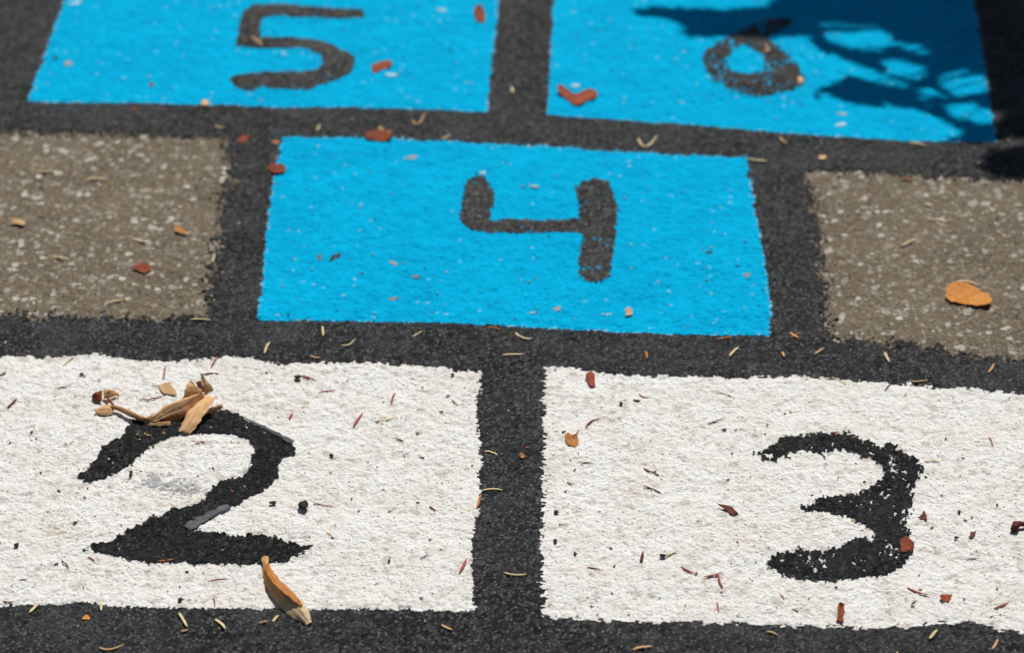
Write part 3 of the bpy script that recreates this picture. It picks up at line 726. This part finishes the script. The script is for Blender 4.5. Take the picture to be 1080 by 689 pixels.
mm = .001
cl, base = empty('crumpled_leaf', 185, 445)
tag(cl, 'crumpled tan dry leaf lying on the top of black digit 2', 'leaf', 'fallen leaves')
A_ = dict(crumple=.0008, fold=True)
blade('leaf_blade', [((151.8, 442), (152, 446), 6*mm, 4*mm, .5*mm), ((163.5, 436), (165, 445), 9*mm, 5*mm, 1.5*mm), ((175, 427.6), (179, 439.5), 12*mm, 7*mm, 3*mm), ((188.5, 423), (194, 436), 14*mm, 8*mm, 3.5*mm),
                     ((201, 418), (206, 428), 16*mm, 10*mm, 3*mm), ((213, 414), (216, 419), 17*mm, 12*mm, 1*mm)], M['tan'], cl, base, **A_)
blade('leaf_blade', [((213.5, 420), (227.5, 419), 11*mm, 14*mm, 1*mm), ((204, 428), (224, 426), 9.5*mm, 12*mm, 3*mm), ((196.5, 437), (217.5, 436), 8*mm, 9*mm, 4*mm), ((192.5, 447), (209, 448), 5*mm, 6*mm, 3.5*mm),
                     ((188, 456), (200.5, 458), 3*mm, 2.5*mm, 1*mm)], M['tan'], cl, base, **A_)
blade('leaf_blade', [((197.5, 405), (203.5, 402), 20*mm, 22*mm, 0), ((195, 411), (209, 408), 18*mm, 18*mm, 2*mm), ((193.5, 417), (214, 413.5), 15*mm, 14*mm, 2.5*mm), ((191, 422), (213, 419), 11*mm, 11*mm, 2*mm)], M['tan'], cl, base, **A_)
blade('leaf_blade', [((211, 394.5), (213, 394.5), 25*mm, 25*mm, 0), ((212.8, 401), (218.5, 401), 21*mm, 21*mm, 1*mm), ((214.5, 409), (223, 408.5), 17*mm, 16*mm, 1.5*mm), ((217, 417), (226, 412.5), 12*mm, 13*mm, .8*mm)], M['tan'], cl, base, **A_)
blade('leaf_blade', [((217, 433), (219, 438), 6*mm, 3*mm, 0), ((224, 429.5), (227, 434), 7*mm, 3.5*mm, 1*mm), ((231, 427), (233, 431.5), 7*mm, 4*mm, .6*mm), ((235, 427.5), (235.5, 430), 6*mm, 5*mm, 0)], M['tan'], cl, base, **A_)
blade('leaf_blade', [((205, 404), (211, 402), 14*mm, 14*mm, 0), ((209, 409), (214, 407), 11*mm, 12*mm, .6*mm), ((212, 415), (217, 412), 9*mm, 10*mm, 0)], M['darkred'], cl, base, **A_)['label'] = 'dark inner sheet standing in for gap shade'  # dark sheet in the gap between two blades; its shade is in the colour
blade('leaf_blade', [((172, 440), (176, 446), 5*mm, 3*mm, 0), ((183, 435), (189, 444), 6*mm, 3*mm, 1*mm), ((196, 431), (203, 438), 7*mm, 4*mm, 1*mm)], M['curl'], cl, base, **A_)
blade('leaf_blade', [((152, 446), (153.5, 449), 4*mm, 3*mm, 0), ((164, 446), (166, 450), 4*mm, 3*mm, .8*mm), ((180, 445), (180, 448.5), 5*mm, 4*mm, .4*mm)], M['tan'], cl, base, **A_)
def stem(pts, rad, mat, nm):
    vs, fs = tube([at(x, y, z) - base for x, y, z in pts], rad, 8); return link(nm, mesh_py(nm, vs, fs), mat, cl)
stem([(118, 429, 5*mm), (128, 432, 5.5*mm), (138, 437, 5.5*mm), (150, 442, 5.5*mm), (158, 443, 6*mm)], [.0014, .0019, .0021, .0019, .0012], M['curl'], 'stalk')
stem([(120, 429, 5*mm), (117, 424, 5*mm), (113, 420, 5*mm)], [.0011, .0011, .0008], M['rust'], 'stalk')
blade('torn_tip', [((121, 427), (119, 436), 6*mm, 2.5*mm, 0), ((112, 427), (110, 438), 6*mm, 2.5*mm, 2*mm), ((104, 430), (103, 436), 4*mm, 2.5*mm, 1*mm), ((100, 432), (100, 434), 5*mm, 4*mm, 0)], M['tan'], cl, base)
blade('torn_tip', [((108, 413), (107, 423), 7*mm, 4*mm, 0), ((103, 413), (101, 423), 7*mm, 4*mm, 3*mm), ((98, 416), (97, 421), 5*mm, 3*mm, 1*mm)], M['rust'], cl, base)['label'] = 'reddish torn tip'
blade('torn_tip', [((109, 412), (110, 421), 7*mm, 4*mm, 0), ((116, 411), (115, 421), 8*mm, 4*mm, 2.5*mm), ((122, 413), (124, 417), 6*mm, 4*mm, 1*mm), ((126, 416), (125, 420), 5*mm, 3.5*mm, 0)], M['tan'], cl, base)

c2, base = empty('curled_leaf', 300, 630)
tag(c2, 'long curled brown leaf with pale tip at the bottom edge of white square 2', 'leaf', 'fallen leaves')
blade('leaf_blade', [((275.5, 588), (283.5, 588), 5*mm, 5*mm, 1*mm), ((277, 594), (283.5, 594), 5*mm, 5*mm, 1.5*mm), ((277, 602), (285, 600), 3*mm, 5*mm, 3*mm), ((279, 616), (291, 611), 2*mm, 5*mm, 5*mm),
                     ((286, 628), (302, 619), 1.8*mm, 5*mm, 6.5*mm), ((295, 640), (313, 630), 1.8*mm, 4*mm, 7*mm), ((304, 650), (322, 641), 1.8*mm, 3*mm, 6.5*mm), ((314, 655), (326, 648), 1.8*mm, 2.4*mm, 4.2*mm),
                     ((321, 658), (328, 653), 1.6*mm, 1.8*mm, 2*mm), ((325, 659), (328, 657), 1.5*mm, 1.5*mm, .6*mm)], M['curltip'], c2, base, crumple=.0009)
blade('rolled_edge', [((279, 597), (283.5, 595), 8*mm, 8*mm, .5*mm), ((281, 604), (286, 601), 9*mm, 8*mm, 1*mm), ((286, 613), (293, 610), 11*mm, 9*mm, 1.2*mm), ((296, 623), (303, 619), 12*mm, 9*mm, 1.2*mm),
                      ((307, 632), (312, 629), 11*mm, 9*mm, .9*mm), ((317, 641), (319, 638), 8.5*mm, 7.5*mm, .4*mm)], M['orangebrown'], c2, base, crumple=.0009)

# ------------------------------------------------------------------ specks of dirt nobody could count
def specks(n, mats, name):
    vs, fs, mi = [], [], []
    for _ in range(n):
        px, py = random.uniform(-40, 1120), random.uniform(-30, 700)
        p = at(px, py); x, y = p[0], p[1]; z = ground_z(x, y) + .0009; r = random.choice((.0003, .0004, .0005, .0006, .0008)); a0 = random.uniform(0, 6.28); st = random.uniform(1, 3.0)
        o = len(vs); k = 5; ca, sa = math.cos(a0), math.sin(a0)
        for lay, s in ((0, 1), (1, .7)):
            for i in range(k):
                t = 6.283 * i / k; q = random.uniform(.7, 1.2) * s; u, v = r * st * math.cos(t) * q, r * math.sin(t) * q
                vs.append((x + u * ca - v * sa, y + u * sa + v * ca, z + lay * r * .7))
        f = [tuple(o + k + i for i in range(k))] + [(o + i, o + (i + 1) % k, o + k + (i + 1) % k, o + k + i) for i in range(k)]
        fs += f; m_ = random.choices(range(len(mats)), (5, 3, 2, 2))[0]; mi += [m_] * len(f)
    me = mesh_py(name, vs, fs, False)
    for m_ in mats: me.materials.append(m_)
    me.polygons.foreach_set('material_index', mi)
    ob = bpy.data.objects.new(name, me); COL.objects.link(ob); return ob
tag(specks(1100, [M['dark'], M['grey'], M['red'], M['tan']], 'dirt_specks'), 'fine dark and brown specks of dirt scattered everywhere', None, None, 'stuff')

# ------------------------------------------------------------------ sun, and the tree whose branch shades the far right corner
EL, AZ = R(56), R(14)                                    # azimuth from +y towards +x
SUN = np.array((math.sin(AZ) * math.cos(EL), math.cos(AZ) * math.cos(EL), math.sin(EL)))
DARK = [
 [(655, 17), (685, 6), (721, 10), (774, 10), (803, 6), (815, 0), (818, -70), (1320, -70), (1320, 142), (1064, 146), (1052, 151), (1019, 153), (985, 150), (1002, 146), (1019, 141), (990, 126), (966, 116), (941, 112), (884, 108),
  (850, 105), (862, 96), (876, 86), (893, 79), (917, 84), (950, 93), (958, 89), (933, 79), (905, 69), (884, 59), (868, 54), (860, 47), (844, 36), (815, 41), (790, 42), (762, 41), (723, 39), (717, 24), (701, 20)],
 [(1024, 174), (1040, 162), (1075, 157), (1200, 150), (1200, 200), (1090, 192), (1045, 188)],
]
LIT = [(904, 37, 36, 15, .18), (954, 73, 23, 8, .25), (1017, 88, 25, 13, .1), (1026, 119, 31, 8, .25), (978, 98, 12, 4, .1), (966, 52, 15, 5, .35), (770, 2, 30, 5, 0)]
def shaded(x, y):
    # photo position of a ground point
    d = np.array((x, y, -HC)); zc = d[1] * CP - d[2] * SP
    px = CX + F * d[0] / zc; py = CY - F * (d[1] * SP + d[2] * CP) / zc
    if not any(inside((px, py), D_) for D_ in DARK): return False
    for lx, ly, rx, ry, a in LIT:
        ex, ey = px - lx, py - ly; ca, sa = math.cos(a), math.sin(a)
        if ((ex * ca + ey * sa) / rx) ** 2 + ((-ex * sa + ey * ca) / ry) ** 2 < 1: return False
    return True

LSH = [(-1, 0), (-.55, .55), (0, .8), (.5, .55), (1, 0), (.5, -.55), (0, -.8), (-.55, -.55)]
lv, lf = [], []
def leaf3(c, d, s, L, W):
    n_ = np.cross(d, s); o = len(lv)
    for u, v in LSH: lv.append(c + d * u * L / 2 + s * v * W / 2 + n_ * (.12 * W * abs(v)))
    lv.append(c + d * L * -.55); lf.append((o + 0, o + 1, o + 2, o + 3, o + 4)); lf.append((o + 0, o + 4, o + 5, o + 6, o + 7))
rng = random.Random(3)
twig_t = []
tries = 0; placed = 0
while placed < 9000 and tries < 120000:
    tries += 1
    x, y = (rng.uniform(.08, .66), rng.uniform(2.0, 2.62)) if tries % 5 else (rng.uniform(.3, 1.0), rng.uniform(2.0, 2.95))
    L, W = rng.choice(((.05, .020), (.040, .013), (.036, .010), (.026, .008), (.016, .008))); a = rng.gauss(-.2, .7)
    ca, sa = math.cos(a), math.sin(a)
    if not all(shaded(x + u * L * .36 * ca - v * W * .4 * sa, y + u * L * .36 * sa + v * W * .4 * ca) for u, v in LSH): continue
    hgt = rng.uniform(.55, .85) + .15 * max(0, x - .3)
    c = np.array((x, y, 0)) + SUN * hgt / SUN[2]
    # the blade faces roughly to the sun, as leaves do
    d = np.array((ca, sa, rng.gauss(0, .12))); d /= np.linalg.norm(d)
    s = np.array((-sa, ca, rng.gauss(-.25, .15))); s -= d * (s @ d); s /= np.linalg.norm(s)
    leaf3(c, d, s, L, W); placed += 1
    if placed % 9 == 0: twig_t.append(c)
# the unseen crown, enlarged to block sky light; its shade falls out of view
for _ in range(9000):
    q = np.random.randn(3); q /= np.linalg.norm(q); q *= random.random() ** .4
    if math.sin(q[0] * 7) * math.cos(q[1] * 6 + q[2] * 5) < -.35: continue
    c = np.array((1.9, 4.7, 3.0)) + q * np.array((1.9, 1.9, 1.4)); th = random.uniform(0, 6.28)
    g0 = c - SUN * c[2] / SUN[2]
    if g0[1] < 2.85 and g0[0] < .85: continue
    d = np.array((math.cos(th), math.sin(th), random.gauss(-.2, .3))); d /= np.linalg.norm(d); s = np.cross(d, (0, 0, 1)); s /= np.linalg.norm(s)
    leaf3(c, d, s, random.uniform(.09, .15), random.uniform(.045, .07))
tr, _b = empty('leafy_tree', 540, 100); tr.location = (2.2, 3.7, 0); TB = np.array((2.2, 3.7, 0))
tag(tr, 'green leafy tree whose low branch shades the blue square 6', 'tree')
def add_tube(nm, pts, rad, n=10):
    vs, fs = tube([np.array(p) - TB for p in pts], rad, n); return link(nm, mesh_py(nm, vs, fs), M['bark'], tr)
add_tube('trunk', [(2.2, 3.7, -.02), (2.21, 3.69, .1), (2.19, 3.68, .6), (2.24, 3.64, 1.2), (2.25, 3.85, 1.9), (2.1, 4.4, 2.9)], [.13, .10, .085, .075, .06, .03], 14)
add_tube('branch', [(2.2, 3.68, .62), (1.85, 3.52, .78), (1.4, 3.3, .86), (1.0, 3.08, .86), (.78, 2.98, .84)], [.035, .028, .02, .012, .006])
add_tube('branch', [(2.24, 3.64, 1.2), (2.6, 4.2, 1.9), (2.9, 4.8, 2.7)], [.05, .03, .015])
tv, tf = [], []
spine = [np.array(p) for p in ((1.4, 3.3, .86), (1.2, 3.19, .86), (1.0, 3.08, .86), (.78, 2.98, .84))]
for c in twig_t:
    # follow the shaded ground from the branch to the leaf
    s_ = min(spine, key=lambda p: np.linalg.norm(p - c) + .5 * abs(p[0] - c[0] - .15))
    pts = [s_ * (1 - t) + c * t + np.array((0, 0, .03 * math.sin(3.14 * t))) for t in np.linspace(0, 1, 5)]
    ok = all(shaded(*(p - SUN * p[2] / SUN[2])[:2]) for p in pts[1:])
    if not ok: pts = [c + np.array((.03, .0, .01)), c]
    v_, f_ = tube([p - TB for p in pts], list(np.linspace(.0025, .001, len(pts))), 5); o_ = len(tv); tv += v_; tf += [tuple(i + o_ for i in q) for q in f_]
link('twigs', mesh_py('twigs', tv, tf), M['bark'], tr)
link('foliage', mesh_py('foliage', [p - TB for p in lv], lf, False), M['green'], tr)
print('shade leaves', placed, tries)

sl = bpy.data.lights.new('sun', 'SUN'); sl.energy = 5.0; sl.angle = R(.53); sl.color = (1, .965, .90)
so = bpy.data.objects.new('sun', sl); COL.objects.link(so); so.rotation_euler = Vector(SUN).to_track_quat('Z', 'Y').to_euler(); so.location = (1, 6, 8)

w = bpy.data.worlds.new('World'); S.world = w; w.use_nodes = True
nt = w.node_tree; bg = nt.nodes['Background']; sky = nt.nodes.new('ShaderNodeTexSky'); sky.sky_type = 'NISHITA'; sky.sun_disc = False
sky.sun_elevation = EL; sky.sun_rotation = AZ; nt.links.new(sky.outputs[0], bg.inputs[0]); bg.inputs[1].default_value = .05

# ------------------------------------------------------------------ camera
cd = bpy.data.cameras.new('camera'); cam = bpy.data.objects.new('camera', cd); COL.objects.link(cam)
cam.location = (0, 0, HC); cam.rotation_euler = (math.pi / 2 - PITCH, 0, 0)
cd.sensor_width = 36; cd.lens = F / 1080 * 36; cd.clip_start = .05; cd.clip_end = 500
cd.dof.use_dof = True; cd.dof.focus_distance = 2.0; cd.dof.aperture_fstop = cd.lens / 16.5
S.camera = cam
S.view_settings.view_transform = 'Standard'; S.view_settings.look = 'None'; S.view_settings.exposure = -.22; S.view_settings.gamma = 1
S.view_settings.use_curve_mapping = False
S.render.resolution_x, S.render.resolution_y = 1024, 653
